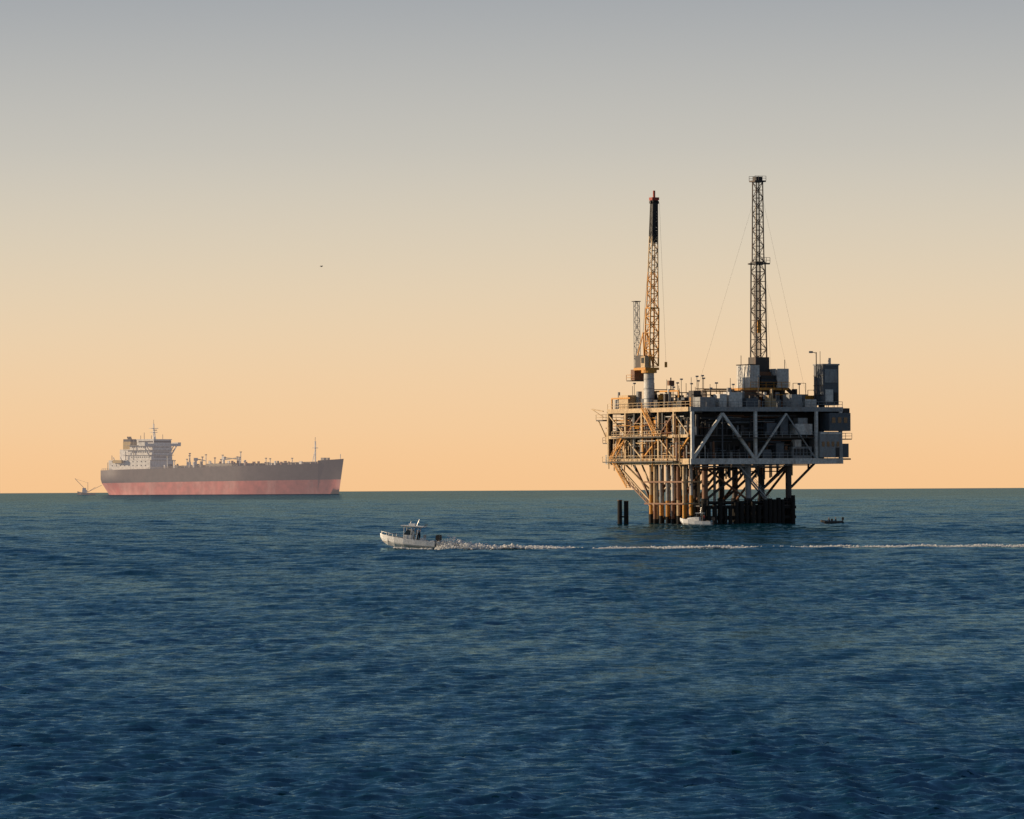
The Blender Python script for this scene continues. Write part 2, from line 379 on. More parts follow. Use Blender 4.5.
    b.beam((-.5,38,21.2),(-.5,35,18),0.2,'cream_steel'); b.beam((-1,35,23.2),(-1,40,23.7),0.2,'cream_steel'); b.beam((-1,40,23.7),(-1,35,22.0),0.12,'cream_steel')
    b.box(0,5,35.3,37.2,16.5,16.7,'grating'); b.rail((0,37.2,16.7),(5,37.2,16.7),'rust_steel'); b.box(.5,4,35.4,37,16.7,18.9,'cream_steel')
    b.beam((2,35,19.5),(2,39.5,19.8),0.2,'rust_steel'); b.box(.3,2.2,35.4,36.6,12.3,14.2,'pale_grey')
    b.build('side_pipework',E)
    b=MB()
    b.box(29.6,34.7,-.9,4.0,13.4,18.6,'pale_grey'); b.box(31.6,36.6,-1.2,2.6,18.75,22.4,'blue_grey')
    b.box(36.0,37.4,0.5,6,19.4,23.4,'dark_steel')
    b.box(31.2,34.8,0.4,4.2,24.0,32.1,'blue_grey'); b.box(31.05,34.95,0.25,4.35,32.1,32.4,'pale_grey')
    b.box(31.5,34.5,.28,.4-.003,28.6,31.3,'pale_grey'); b.box(31.6,33.4,.26,.4-.003,24.6,27.2,'white_steel'); b.box(33.7,34.5,.26,.4-.003,24.2,26.6,'dark_steel')
    for k in range(4): b.box(30.0+k*1.15,30.6+k*1.15,-.96,-.903,15.6,16.6,'window_glass')
    b.box(33.2,34.1,-.96,-.903,13.5,15.4,'dark_steel'); b.box(29.7,34.6,-1.0,-.903,18.1,18.5,'white_steel')
    for k in range(3): b.box(32.2+k*1.4,33.0+k*1.4,-1.26,-1.203,20.4,21.5,'window_glass')
    b.box(34.8,37.6,0,5,17.0,17.2,'grating'); b.rail((37.6,0,17.2),(37.6,5,17.2),'pale_grey'); b.rail((34.8,0,17.2),(37.6,0,17.2),'pale_grey')
    b.box(35.2,37.2,.6,3.6,13.4,16.2,'blue_grey'); b.box(34.8,37.4,0.1,5,12.9,13.2,'grating')
    for z in (24.4,26,28,30): b.beam((31.15,.2,z),(31.15,4.3,z),0.12,'dark_steel')
    b.cyl((30.5,2,23.6),(30.5,2,34.8),0.1,'mast_steel'); b.beam((30.5,2,34.6),(29.2,2,34.9),0.12,'mast_steel'); b.box(28.9,29.6,1.8,2.2,34.6,35.0,'pale_grey')
    b.cyl((33,1,32.4),(33,1,33.6),0.3,'white_steel'); b.cyl((32,3,32.4),(32,3,35),0.06,'mast_steel',n=5)
    b.build('utility_modules',E)
    b=MB()
    b.box(3,6.5,1.2,4,23.6,25.6,'pale_grey'); b.box(7.4,9,1.0,3.6,23.6,26.2,'white_steel'); b.box(9.6,12.6,1.0,3.6,23.6,26.6,'white_steel')
    b.box(13.6,16.5,1.2,4,23.6,25.4,'blue_grey'); b.box(24,26.5,1.0,4.4,23.6,26.2,'pale_grey'); b.box(27.4,30,1.2,4,23.6,25.2,'white_steel')
    for i in range(150):
        u=rnd.uniform(1,32.5);v=rnd.uniform(2,33);w=rnd.uniform(.4,2.0);d=rnd.uniform(.6,2.2);h=rnd.uniform(.6,3.6)
        m=rnd.choice(['white_steel','pale_grey','cream_steel','blue_grey','rust_steel','pale_grey','dark_steel','yellow_steel','mast_steel','dark_steel'])
        if rnd.random()<.55: b.box(u,u+w,v,v+d,23.56,23.6+h,m)
        else: b.cyl((u,v,23.56),(u,v,23.6+h+.6),rnd.uniform(.1,.6),m,n=12)
    for i in range(60):
        u=rnd.uniform(2,34);v=rnd.uniform(1,33); h=rnd.uniform(2.5,6.4); b.cyl((u,v,23.6),(u,v,23.6+h),0.06,'mast_steel',n=5)
        if rnd.random()<.5: b.box(u-.3,u+.3,v-.15,v+.15,23.6+h,23.9+h,'pale_grey')
    for i in range(16):
        u=rnd.uniform(2,26);v=rnd.uniform(4,30);z=rnd.uniform(25.5,28); b.cyl((u,v,z),(u+rnd.uniform(3,8),v,z),.1,rnd.choice(['mast_steel','rust_steel','yellow_steel']),n=6); b.cyl((u+.5,v,23.6),(u+.5,v,z),.08,'mast_steel',n=5)
    for k in range(6): b.cyl((6,6+k*.5,26.9),(20,6+k*.5,26.9),0.14,rnd.choice(['rust_steel','yellow_steel','mast_steel']),n=6)
    for uu in (7,13,19): b.box(uu-.15,uu+.15,5.8,8.8,23.6,26.7,'mast_steel')
    for uu,zz in ((24.5,27.6),(28.5,28.6),(32,27.2)): b.rail((uu,8,23.6),(uu+3,8,23.6),'mast_steel',h=zz-23.6,step=1.5,t=.09)
    b.beam((3,10,27),(3,24,27),0.3,'yellow_steel'); b.beam((3,10,23.6),(3,10,27),0.3,'yellow_steel'); b.beam((3,24,23.6),(3,24,27),0.3,'yellow_steel')
    b.beam((0.5,26,25.8),(0.5,34,25.8),0.3,'yellow_steel'); b.beam((0.5,34,23.6),(0.5,34,25.8),0.25,'yellow_steel'); b.box(.5,3,27,31,23.6,26.4,'cream_steel')
    b.build('deck_equipment',E)
    cu,cv=23.9,14.0
    b=MB()
    for du in (-3.4,3.4):
        b.box(cu+du-.5,cu+du+.5,cv-4,cv+4,23.6,27.2,'mast_steel')
    b.box(cu-4.6,cu+4.6,cv-4.4,cv+4.4,27.2,27.7,'yellow_steel')
    b.box(cu-4.6,cu-2.4,cv-4.5,cv+1,27.72,32.3,'white_steel'); b.box(cu-4.7,cu-2.3,cv-4.6,cv+1.1,32.3,32.5,'mast_steel')
    b.box(cu-2.3,cu+4.4,cv+1.6,cv+4,27.72,31.6,'pale_grey')
    b.box(cu+1.8,cu+4.5,cv-4.5,cv,27.72,31.6,'white_steel'); b.box(cu-1.8,cu+1.6,cv-4.2,cv-3,27.72,30.2,'black_steel')
    b.box(cu-1.4,cu+1.4,cv-2.6,cv-1.7,27.72,31.0,'rust_steel'); b.cyl((cu-2,cv-3.6,28.8),(cu+1.7,cv-3.6,28.8),0.9,'dark_steel',n=16)
    b.box(cu-1.6,cu+1.6,cv-1.6,cv+1.5,27.72,34.0,'mast_steel')
    b.rail((cu-4.6,cv-4.6,27.72),(cu+4.6,cv-4.6,27.72),'yellow_steel')
    b.beam((cu+4.5,cv-4.3,27.5),(cu+9,cv-4.3,23.7),0.2,'mast_steel',0.4)
    b.beam((cu+4.5,cv-3.3,27.5),(cu+9,cv-3.3,23.7),0.2,'mast_steel',0.4)
    for (x,y,h) in ((-5,-3,4),(5,-2,5.5),(5.6,1,3.2),(-3,2,6.4)): b.cyl((cu+x,cv+y,27),(cu+x,cv+y,28+h),.07,'mast_steel',n=5)
    b.build('drill_floor',E)
    b=MB()
    b.lattice((cu,cv,27.7),(cu,cv,53.5),2.5,2.1,13,0.23,0.11,'mast_steel')
    b.lattice((cu,cv,53.5),(cu,cv,69.9),1.75,1.5,10,0.19,0.10,'mast_steel')
    b.box(cu-1.3,cu+1.3,cv-1.2,cv+1.2,69.9,70.2,'mast_steel'); b.box(cu-.7,cu+.7,cv-.7,cv+.7,70.2,71.0,'dark_steel')
    b.rail((cu-1.3,cv-1.2,70.2),(cu+1.3,cv-1.2,70.2),'mast_steel',h=.9,step=.8); b.rail((cu-1.3,cv+1.2,70.2),(cu+1.3,cv+1.2,70.2),'mast_steel',h=.9,step=.8)
    b.box(cu-1.5,cu+1.9,cv-1.6,cv-1.1,53,53.3,'mast_steel'); b.box(cu-1.5,cu+1.9,cv+1.1,cv+1.6,53,53.3,'mast_steel')
    b.rail((cu-1.5,cv-1.6,53.3),(cu+1.9,cv-1.6,53.3),'mast_steel',step=.8)
    for k in range(7): b.cyl((cu-.7+k*.22,cv+.4,28),(cu-.7+k*.22,cv+.5,51),0.06,'rust_steel',n=5)
    b.box(cu-.4,cu+.4,cv-.4,cv+.4,39,41.6,'yellow_steel')
    for k in (-.25,-.1,.1,.25): b.cyl((cu+k,cv,41.6),(cu+k,cv,69.9),0.035,'dark_steel',n=4)
    b.cyl((cu-1.25,cv-1.25,28),(cu-1.0,cv-1.0,65),0.09,'cream_steel',n=6)
    b.build('drilling_mast',E)
    b=MB()
    for (p,q) in (((cu-.8,cv,68),(17.5,5,24.5)),((cu+.8,cv,68),(32,8,24.5)),((cu-.8,cv,66.5),(14,24,24.5)),((cu+.8,cv,66.5),(33,24,24.5)),((cu-1,cv,53),(20,8,24.5)),((cu+1,cv,53),(29,8,24.5))):
        b.cyl(p,q,0.014,'mast_steel',n=4)
    b.build('guy_wires',E)
    b=MB()
    pu,pv=1.6,20.0
    b.cyl((pu,pv,13),(pu,pv,30.8),1.05,'white_steel',n=20); b.cyl((pu,pv,30.8),(pu,pv,31.4),1.6,'yellow_steel',n=20)
    for z in (25.5,27.5,29.5): b.cyl((pu,pv,z),(pu,pv,z+.15),1.12,'pale_grey',n=20)
    b.box(pu-1.6,pu+1.6,pv-1.4,pv+3.6,31.4,31.9,'yellow_steel')
    b.box(pu-1.3,pu+1.1,pv+1.2,pv+3.5,31.9,34.4,'mast_steel'); b.box(pu-1.7,pu-.3,pv-1.4,pv+.4,31.9,34.2,'cream_steel')
    b.box(pu-1.75,pu-1.703,pv-1.1,pv+.1,32.8,33.9,'window_glass')
    b.box(pu-2,pu+2,pv+3.7,pv+6,29.2,29.4,'grating'); b.rail((pu-2,pv+3.7,29.4),(pu-2,pv+6,29.4),'yellow_steel'); b.rail((pu-2,pv+6,29.4),(pu+2,pv+6,29.4),'yellow_steel')
    b.box(pu-1.2,pu+1.0,pv+4,pv+5.6,29.4,31.6,'rust_steel')
    b.lattice((pu,pv+4.9,31.6),(pu,pv+5.2,45.5),1.0,0.85,11,0.10,0.06,'pale_grey')
    b.box(pu-.7,pu+.7,pv+4.6,pv+6.0,45.5,45.65,'mast_steel')
    for du in (-1,1): b.beam((pu+du,pv+3,34.4),(pu+du*.5,pv+1.5,39),0.2,'yellow_steel'); b.beam((pu+du,pv,31.9),(pu+du*.5,pv+1.5,39),0.2,'yellow_steel')
    b.beam((pu-.6,pv+1.5,39),(pu+.6,pv+1.5,39),0.22,'yellow_steel')
    def bc(t): return 'yellow_steel' if t<0.55 else ('cream_steel' if t<.75 else 'black_steel')
    base=Vector((pu+.4,pv-.3,32.2)); tip=Vector((pu+1.2,pv-.4,66.0))
    b.lattice(base,base.lerp(tip,.35),2.1,1.9,7,0.24,0.13,'yellow_steel')
    b.lattice(base.lerp(tip,.35),tip,1.7,1.0,15,0.19,0.11,lambda t:bc(.35+.65*t))
    for i in range(13):
        t=.745+.0185*i; c=base.lerp(tip,t); b.box(c.x-.55,c.x+.55,c.y-.55,c.y+.55,c.z,c.z+.58,'black_steel')
    b.box(tip.x-.8,tip.x+.8,tip.y-.7,tip.y+.7,66.0,66.6,'red_paint'); b.cyl((tip.x,tip.y,66.6),(tip.x,tip.y,68.0),0.25,'red_paint')
    b.cyl((tip.x-1.0,tip.y,65.6),(tip.x+1.0,tip.y,65.6),0.32,'mast_steel')
    for k in (-.5,.5): b.cyl((pu+k,pv+1.5,39),(tip.x+k*.6,tip.y,65.6),0.04,'mast_steel',n=4)
    b.cyl((tip.x+.9,tip.y-.6,65.5),(pu+2.3,pv-3,33),0.02,'mast_steel',n=4)
    b.box(pu+2.1,pu+2.5,pv-3.2,pv-2.8,31.9,33,'yellow_steel')
    b.cyl((pu+3.2,pv-3.4,23.6),(pu+3.2,pv-3.4,29.8),.12,'mast_steel',n=6); b.box(pu+2.6,pu+3.8,pv-3.8,pv-3,28.2,29.2,'rust_steel')
    b.build('pedestal_crane',E)
make_rig()

# ------------------------------------------------------------------ mooring piling
Xp,Yp=(622.5-512)*0.202,1010
E=empty('mooring_piling',(Xp,Yp,zs(Xp,Yp)))
b=MB()
for (dx,dy,h) in ((-.66,0,4.9),(.64,.3,4.7)):
    b.cyl((dx,dy,-5),(dx,dy,h),0.5,'marine_growth',r2=.46,n=12); b.cyl((dx,dy,h),(dx,dy,h+.12),0.5,'rust_steel',n=12)
b.beam((-.8,-.4,1.6),(1,-.3,1.6),0.3,'marine_growth'); b.build('piles',E)

# ------------------------------------------------------------------ tanker
def make_tanker():
    a=math.radians(32); D0=5100; X0=-411.0
    E=empty('oil_tanker',(X0,D0,zs(X0,D0)),rz=-a)
    Lh=288.0; B=24.0
    def half_deck(t):
        if t<0.10: return B*(0.62+0.38*math.sin(t/0.10*math.pi/2))
        if t>0.62: s=(t-0.62)/0.38; return B*max(0.0,(1-s**1.6))**0.85
        return B
    def half_wl(t):
        if t<0.2: return B*math.sin((t/0.2)*math.pi/2)**0.8*1.0 if t>0 else 0.3
        tt=t*1.035
        if tt>0.62: s=min(1,(tt-0.62)/0.38); return B*max(0.0,(1-s**1.4))
        return B
    def zdeck(t): return 25.0+5.5*t+(2.8 if t>0.915 else 0)+ (1.5*max(0,(t-.8)/.2)**2)
    def zboot(t): return 12.0+2.5*t
    ts=[0,.01,.02,.035,.05,.07,.1,.13,.16,.2]+[.2+.40*i/10 for i in range(1,11)]+[.60+.395*i/34 for i in range(1,35)]+[1.0]
    ts=sorted(set(ts+[.9149,.9151]))
    b=MB(); rows=[]
    for t in ts:
        zd,zb=zdeck(t),zboot(t)
        zl=[-4,0,zb*.5,zb-.05,zb,zb+(zd-zb)*.3,zb+(zd-zb)*.65,zd]
        row=[]
        for z in zl:
            f=max(0,min(1,(z+0)/zd)); f2=f**1.3
            hb=half_wl(t)*(1-f2)+half_deck(t)*f2
            if t<0.2: hb=half_wl(t)*(1-min(1,f*1.8))+half_deck(t)*min(1,f*1.8)
            x=Lh*t
            if t>0.74: x=Lh*.74+(Lh*t-Lh*.74)*(1-0.05*(1-f)*1.6)
            row.append((x,hb,z))
        rows.append(row)
    n=len(rows[0])
    for side in (-1,1):
        for i in range(len(rows)-1):
            for k in range(n-1):
                p=[rows[i][k],rows[i+1][k],rows[i+1][k+1],rows[i][k+1]]
                b.add([(q[0],q[1]*side,q[2]) for q in p],[(0,1,2,3) if side<0 else (3,2,1,0)],'ship_antifouling' if k<3 else 'ship_hull_paint')
    for i in range(len(rows)-1):
        p,q=rows[i][-1],rows[i+1][-1]
        b.add([(p[0],-p[1],p[2]-.02),(q[0],-q[1],q[2]-.02),(q[0],q[1],q[2]-.02),(p[0],p[1],p[2]-.02)],[(0,1,2,3)],'ship_deck')
    r0=rows[0]
    for k in range(n-1):
        p,q=r0[k],r0[k+1]
        b.add([(0,p[1],p[2]),(0,-p[1],p[2]),(0,-q[1],q[2]),(0,q[1],q[2])],[(0,1,2,3)],'ship_antifouling' if k<3 else 'ship_hull_paint')
    o=b.build('hull',E,smooth=False)
    bm=__import__('bmesh'); m=bm.new(); m.from_mesh(o.data); bm.ops.remove_doubles(m,verts=m.verts,dist=0.05); bm.ops.recalc_face_normals(m,faces=m.faces)
    for f in m.faces: f.smooth=abs(f.normal.z)<0.9
    for e in m.edges:
        if len(e.link_faces)==2 and e.calc_face_angle(0)>math.radians(35): e.smooth=False
    m.to_mesh(o.data); m.free()
    b=MB(); zd=26.0
    b.box(14,66,-20,20,zd-.8,35,'ship_white')
    b.box(34,66,-18,18,35.02,40,'ship_white'); b.box(36,66,-17,17,40.02,45,'ship_white'); b.box(38,66.4,-16.5,16.5,45.02,50,'ship_white')
    for z in (35,40,45,50): b.box(32,67.2,-19,19,z-.2,z+.25,'ship_gear')
    b.box(46,67,-15,15,50.3,55.6,'ship_white'); b.box(45.5,67.6,-15.6,15.6,55.6,56.2,'ship_white')
    b.box(60,67.5,-31,31,49.2,50.4,'ship_white')
    b.box(60,67.6,-31,-26,50.4,53.0,'ship_white'); b.box(60,67.6,26,31,50.4,53.0,'ship_white')
    b.box(59.9,67.7,-30.5,30.5,50.45,51.8,'ship_white')
    for s in (-1,1):
        b.beam((64,s*28,49.2),(64,s*17,38),1.0,'ship_white'); b.beam((64,s*23,49.2),(64,s*17,43),.7,'ship_white')
    b.box(67.02,67.12,-14.5,14.5,52.8,54.6,'ship_dark')
    b.box(48,66,-15.12,-15.02,52.8,54.4,'ship_dark')
    for z in (28,32,36.5,41.5,46.5):
        hw=20 if z<35 else (18 if z<40 else (17 if z<45 else 16.5))
        for k in range(9):
            xx=(18 if z<35 else 41)+k*(5.2 if z<35 else 2.7)
            b.box(xx,xx+1.2,-hw-.1,-hw-.02,z+1,z+2.2,'ship_dark')
        if z>34:
            for k in range(12): b.box(66.42,66.5,-13+k*2.2,-12+k*2.2,z+1,z+2.2,'ship_dark')
    b.box(20,33,-9,9,35,46,'ship_white'); b.box(21.5,31,-5.5,5.5,46,54,'ship_funnel'); b.box(21.7,30.8,-5.3,5.3,54,56.5,'ship_dark')
    for k in (-2.5,0,2.5): b.cyl((26,k,56.5),(25,k,59),.7,'ship_dark')
    b.box(6,14,-6,6,zd-.8,31,'ship_white')
    b.beam((56,0,56),(56,0,72),1.0,'ship_white'); b.beam((58.5,0,56),(56,0,68),.7,'ship_white'); b.box(54,58,-4,4,63,63.5,'ship_white'); b.box(54.5,57.5,-6,6,67,67.5,'ship_white'); b.box(57.5,58,-3,3,65,65.8,'ship_gear'); b.cyl((56,0,72),(56,0,76),.2,'ship_gear')
    for (x,y,h) in ((50,-8,63),(52,8,62),(47,-10,60),(60,10,61),(40,-12,56),(62,-12,60)): b.cyl((x,y,50),(x,y,h),.3,'ship_gear')
    b.cyl((61,-6,56.2),(61,-6,58.6),1.2,'ship_white',n=12); b.cyl((50,-17,26),(50,-17,31),.8,'ship_funnel')
    b.box(22,33,-24,-21,32,35.2,'ship_funnel'); b.beam((23,-20,31),(23,-24,38),.6,'ship_white'); b.beam((32,-20,31),(32,-24,38),.6,'ship_white')
    b.beam((4,-8,25),(4,-8,33),.5,'ship_gear'); b.rail((1,-14,25.1),(14,-22,25.4),'ship_gear',h=1.6,step=4,t=.25)
    for (x,y,h) in ((37,-14,52),(35,-19.5,44),(16,-17,40),(44,-18,49)): b.cyl((x,y,35),(x,y,h),.35,'ship_gear',n=6)
    b.build('superstructure',E)
    b=MB(); rnd=random.Random(5)
    def zk(x): return 25.0+5.5*x/Lh
    for y in (-4,-2,0,2,4): b.cyl((70,y,zk(70)+2),(258,y,zk(258)+2),.5,'ship_gear',n=6)
    for x in range(72,258,9): b.box(x,x+.6,-6,6,zk(x),zk(x)+2.2,'ship_gear')
    for x in range(70,240,3):
        h=rnd.uniform(1.2,4.5)*(1.4 if x<180 else 1); y=rnd.uniform(-18,15)*(1 if x<185 else .55); b.box(x,x+rnd.uniform(.6,3),y,y+rnd.uniform(1,3),zk(x)-.3,zk(x)+h,rnd.choice(['ship_gear','ship_white','ship_deck']))
    for (x,y,h) in ((84,-15,11),(92,12,12),(95,-18,7),(101,0,14),(106,-12,8),(112,-16,6),(118,-2,10),(122,14,9),(128,-10,12),(136,5,7),(150,-12,11),(158,8,14),(163,-5,9),(172,-14,8),(186,12,7),(205,-8,6),(222,6,6)):
        b.cyl((x,y,zk(x)-.3),(x,y,zk(x)+h),.45,'ship_white',n=8); b.box(x-.8,x+.8,y-.8,y+.8,zk(x)+h,zk(x)+h+1,'ship_gear')
    for (x,y,dx) in ((152,-13,20),(152,13,-18),(104,6,12)):
        z0=zk(x); b.cyl((x,y,z0),(x,y,z0+9),1.2,'ship_white'); b.box(x-1.5,x+1.5,y-1.5,y+1.5,z0+7,z0+10,'ship_white')
        b.beam((x,y,z0+9),(x+dx,y,z0+7),.9,'ship_gear')
    for x in (140,144,148,156,160,164): b.cyl((x,-21,zk(x)+2.5),(x,21,zk(x)+2.5),.7,'ship_gear',n=8)
    b.box(136,168,-22,-21,zk(150),zk(150)+3,'ship_gear')
    b.rail((66,-23.4,zk(66)),(176,-23.4,zk(176)),'ship_gear',h=1.4,step=5,t=.22)
    z0=zdeck(.93)
    b.beam((254,0,z0-4),(254,0,z0+19),1.1,'ship_white'); b.beam((250,0,z0-4),(254,0,z0+11),.6,'ship_white'); b.box(252.5,255.5,-3,3,z0+12,z0+12.5,'ship_white'); b.cyl((254,0,z0+19),(254,0,z0+23),.25,'ship_gear')
    b.box(264,268,-5,-2,z0,z0+2.5,'ship_gear'); b.box(264,268,2,5,z0,z0+2.5,'ship_gear'); b.cyl((284,0,z0),(284,0,z0+6),.35,'ship_white')
    b.build('deck_gear',E)
make_tanker()

def make_trawler():
    X,Y=-436,5230
    E=empty('fishing_boat',(X,Y,zs(X,Y)),rz=math.radians(188))
    b=MB()
    secs=[(0,2.4,1.6),(4,2.9,1.6),(10,2.9,2.0),(15,2.0,2.8),(19,0.1,3.8)]
    for i in range(4):
        (x0,w0,h0),(x1,w1,h1)=secs[i],secs[i+1]
        for s in (-1,1): b.add([(x0,s*w0*.7,-1),(x1,s*w1*.6,-1),(x1,s*w1,h1),(x0,s*w0,h0)],[(0,1,2,3)],'ship_gear')
        b.add([(x0,-w0,h0-.3),(x1,-w1,h1-.3),(x1,w1,h1-.3),(x0,w0,h0-.3)],[(0,1,2,3)],'ship_deck')
    b.add([(0,-1.7,-1),(0,1.7,-1),(0,2.4,1.6),(0,-2.4,1.6)],[(0,1,2,3)],'ship_gear')
    b.box(9,14,-1.8,1.8,1.6,5.2,'ship_white'); b.box(10,13.6,-1.5,1.5,5.2,7.2,'ship_white'); b.box(13.62,13.7,-1.3,1.3,5.8,6.8,'ship_dark')
    b.beam((8,0,1.5),(8,0,13),.4,'ship_gear'); b.beam((8,0,3),(0,0,8),.3,'ship_gear')
    b.beam((8,-1.5,3),(8+13,-7,17),.4,'ship_gear'); b.beam((8,1.5,3),(-6,8,10),.35,'ship_gear'); b.beam((8,0,12.5),(8+13,-7,17),.16,'ship_gear')
    b.build('hull_and_rigging',E)
make_trawler()

# ------------------------------------------------------------------ small boats
def hull(b,L,B,secs,mat,inner,deckz=None,boot=None):
    P=[]
    for (t,w,zk,zsr) in secs:
        x=t*L; hw=w*B/2; zc=zk+(zsr-zk)*.42
        P.append([(x,0,zk),(x,hw*.80,zc-(0.05)),(x,hw*.92,zc+.08),(x,hw,zsr),(x,hw*.9,zsr+.03),(x,hw*.86,zsr-.18)])
    for s in (-1,1):
        for i in range(len(P)-1):
            for k in range(5):
                q=[P[i][k],P[i+1][k],P[i+1][k+1],P[i][k+1]]
                b.add([(a[0],a[1]*s,a[2]) for a in q],[(0,1,2,3)],(boot if (boot and k==0) else (mat if k<4 else inner)))
    for i in range(len(P)-1):
        p,q=P[i][5],P[i+1][5]
        b.add([(p[0],-p[1],deckz),(q[0],-q[1],deckz),(q[0],q[1],deckz),(p[0],p[1],deckz)],[(0,1,2,3)],inner)
    p=P[0]; b.add([(p[0][0],p[k][1]*s,p[k][2]) for s,ks in ((1,(0,1,2,3)),(-1,(3,2,1))) for k in ks],[tuple(range(7))],mat)

def outboard(b,x,y,z,m='engine_black',s=1.0):
    b.box(x-.55*s,x,y-.2*s,y+.2*s,z+.25*s,z+.85*s,m); b.box(x-.5*s,x-.1*s,y-.15*s,y+.15*s,z+.85*s,z+.95*s,m)
    b.box(x-.4*s,x-.15*s,y-.09*s,y+.09*s,z-.7*s,z+.25*s,m); b.box(x-.6*s,x,y-.14*s,y+.14*s,z-.35*s,z-.30*s,m)

def person(name,loc,rz,pose='stand',top='jacket_dark',lean=0.0):
    J=[];E=[];Rr=[]
    def j(p,r,par=None):
        J.append(Vector(p));Rr.append(r)
        if par is not None:E.append((par,len(J)-1))
        return len(J)-1
    z0=0.93 if pose=='stand' else 0.46
    pel=j((0,0,z0),.135); wa=j((.01+lean*.3,0,z0+.17),.125,pel); ch=j((.02+lean*.7,0,z0+.38),.15,wa)
    nk=j((.02+lean,0,z0+.55),.06,ch); hd=j((.05+lean,0,z0+.66),.085,nk); ht=j((.05+lean,0,z0+.78),.085,hd)
    for s in (-1,1):
        sh=j((.02+lean*.8,s*.19,z0+.47),.062,ch)
        el=j((.10+lean*.8,s*.26,z0+.20),.045,sh); wr=j((.36+lean,s*.18,z0+.22),.032,el); hn=j((.45+lean,s*.16,z0+.24),.035,wr)
        hp=j((0.0,s*.10,z0-.05),.095,pel)
        if pose=='stand':
            kn=j((.05,s*.13,.49),.062,hp); an=j((-.02,s*.14,.09),.042,kn); j((.15,s*.16,.04),.035,an)
        else:
            kn=j((.44,s*.14,z0+.02),.065,hp); an=j((.46,s*.14,.08),.042,kn); j((.62,s*.15,.04),.035,an)
    me=bpy.data.meshes.new(name+'_sk'); me.from_pydata([tuple(v) for v in J],E,[])
    ob=bpy.data.objects.new(name+'_sk',me); sc.collection.objects.link(ob)
    ob.modifiers.new('s','SKIN'); ob.modifiers['s'].use_smooth_shade=True
    for i,sv in enumerate(me.skin_vertices[0].data): sv.radius=(Rr[i],Rr[i]*(1.25 if i in(0,1,2) else 1)); sv.use_root=(i==0)
    ob.modifiers.new('d','SUBSURF').levels=2
    bpy.context.view_layer.update()
    dg=bpy.context.evaluated_depsgraph_get()
    nm=bpy.data.meshes.new_from_object(ob.evaluated_get(dg)); nm.name=name
    bpy.data.objects.remove(ob)
    nm.materials.clear()
    for k in (top,'trousers','skin','hair'): nm.materials.append(MATS[k])
    for p in nm.polygons:
        c=p.center; p.use_smooth=True
        if c.z>z0+.72 or (c.z>z0+.60 and c.x<lean+.02): p.material_index=3
        elif c.z>z0+.54: p.material_index=2
        elif (Vector((c.x,0,c.z))-Vector((.44+lean,0,z0+.24))).length<.1: p.material_index=2
        elif c.z<z0+.03: p.material_index=1
        else: p.material_index=0
    o=bpy.data.objects.new(name,nm); sc.collection.objects.link(o); o.location=loc; o.rotation_euler=(0,0,rz)
    return o

SBX,SBY=-9.9,645.0
yaw=math.radians(180-13); pitch=math.radians(-3.5)
zb=wave_z(SBX-3,SBY)+.16
E=empty('center_console_boat',(SBX,SBY,zb),rz=yaw,ry=pitch)
b=MB()
secs=[(0,.92,-.35,.78),(.15,.97,-.38,.80),(.35,1.0,-.38,.88),(.55,.98,-.34,.98),(.72,.82,-.22,1.10),(.85,.55,-.02,1.22),(.94,.28,.35,1.32),(1.0,.03,.98,1.40)]
hull(b,7.5,2.5,secs,'gelcoat_white','boat_interior',deckz=.42,boot='gelcoat_white')
b.build('hull',E)
b=MB()
b.box(3.0,4.3,-.6,.6,.43,1.45,'gelcoat_white'); b.add([(3.1,-.6,1.45),(4.3,-.6,1.45),(3.8,-.5,2.15),(3.3,-.5,2.15),(3.1,.6,1.45),(4.3,.6,1.45),(3.8,.5,2.15),(3.3,.5,2.15)],[(0,1,2,3),(7,6,5,4),(1,5,6,2),(3,2,6,7),(0,3,7,4)],'window_glass')
b.box(2.98,2.995,-.2,.2,1.0,1.3,'engine_black'); b.box(4.32,4.9,-.4,.4,.43,.95,'gelcoat_white')
b.box(1.5,2.1,-.55,.55,.43,1.15,'gelcoat_white'); b.box(1.5,1.62,-.55,.55,1.15,1.6,'boat_interior')
b.box(5.4,6.3,-.7,.7,.43,.85,'boat_interior'); b.box(.2,.6,-.9,.9,.43,.9,'gelcoat_white')
for (x0,x1) in ((2.6,2.3),(3.3,3.2),(4.2,4.2)):
    for s in (-1,1): b.beam((x0,s*.68,.43),(x1,s*.72,2.55),.085,'gelcoat_white')
for s in (-1,1): b.beam((2.5,s*.7,2.5),(4.1,s*.7,2.5),.06,'alloy'); b.beam((2.6,s*.66,1.6),(4.0,s*.64,2.4),.05,'alloy')
b.box(1.6,4.6,-1.0,1.0,2.55,2.68,'gelcoat_white'); b.box(1.8,4.4,-.85,.85,2.5,2.547,'boat_dark')
b.box(2.9,3.7,-.3,.3,2.68,2.95,'gelcoat_white'); b.cyl((2.6,.5,2.65),(2.3,.5,3.5),.02,'alloy',n=5); b.cyl((3.6,-.3,2.65),(3.6,-.3,3.2),.03,'alloy',n=5)
for k in range(4): b.cyl((1.65,-.6+k*.4,2.6),(1.35,-.6+k*.4,3.0),.018,'engine_black',n=5)
b.build('console_and_top',E)
b=MB(); outboard(b,-.02,.4,.75); outboard(b,-.02,-.4,.75); b.build('outboard_engines',E)
b=MB()
for s in (-1,1):
    pts=[(4.6,1.12,1.0),(5.6,1.0,1.12),(6.5,.62,1.25),(7.3,.12,1.38)]
    for i in range(3):
        p,q=pts[i],pts[i+1]; b.cyl((p[0],p[1]*s,p[2]+.35),(q[0],q[1]*s,q[2]+.35),.022,'alloy',n=5); b.cyl((q[0],q[1]*s,q[2]),(q[0],q[1]*s,q[2]+.35),.02,'alloy',n=5)
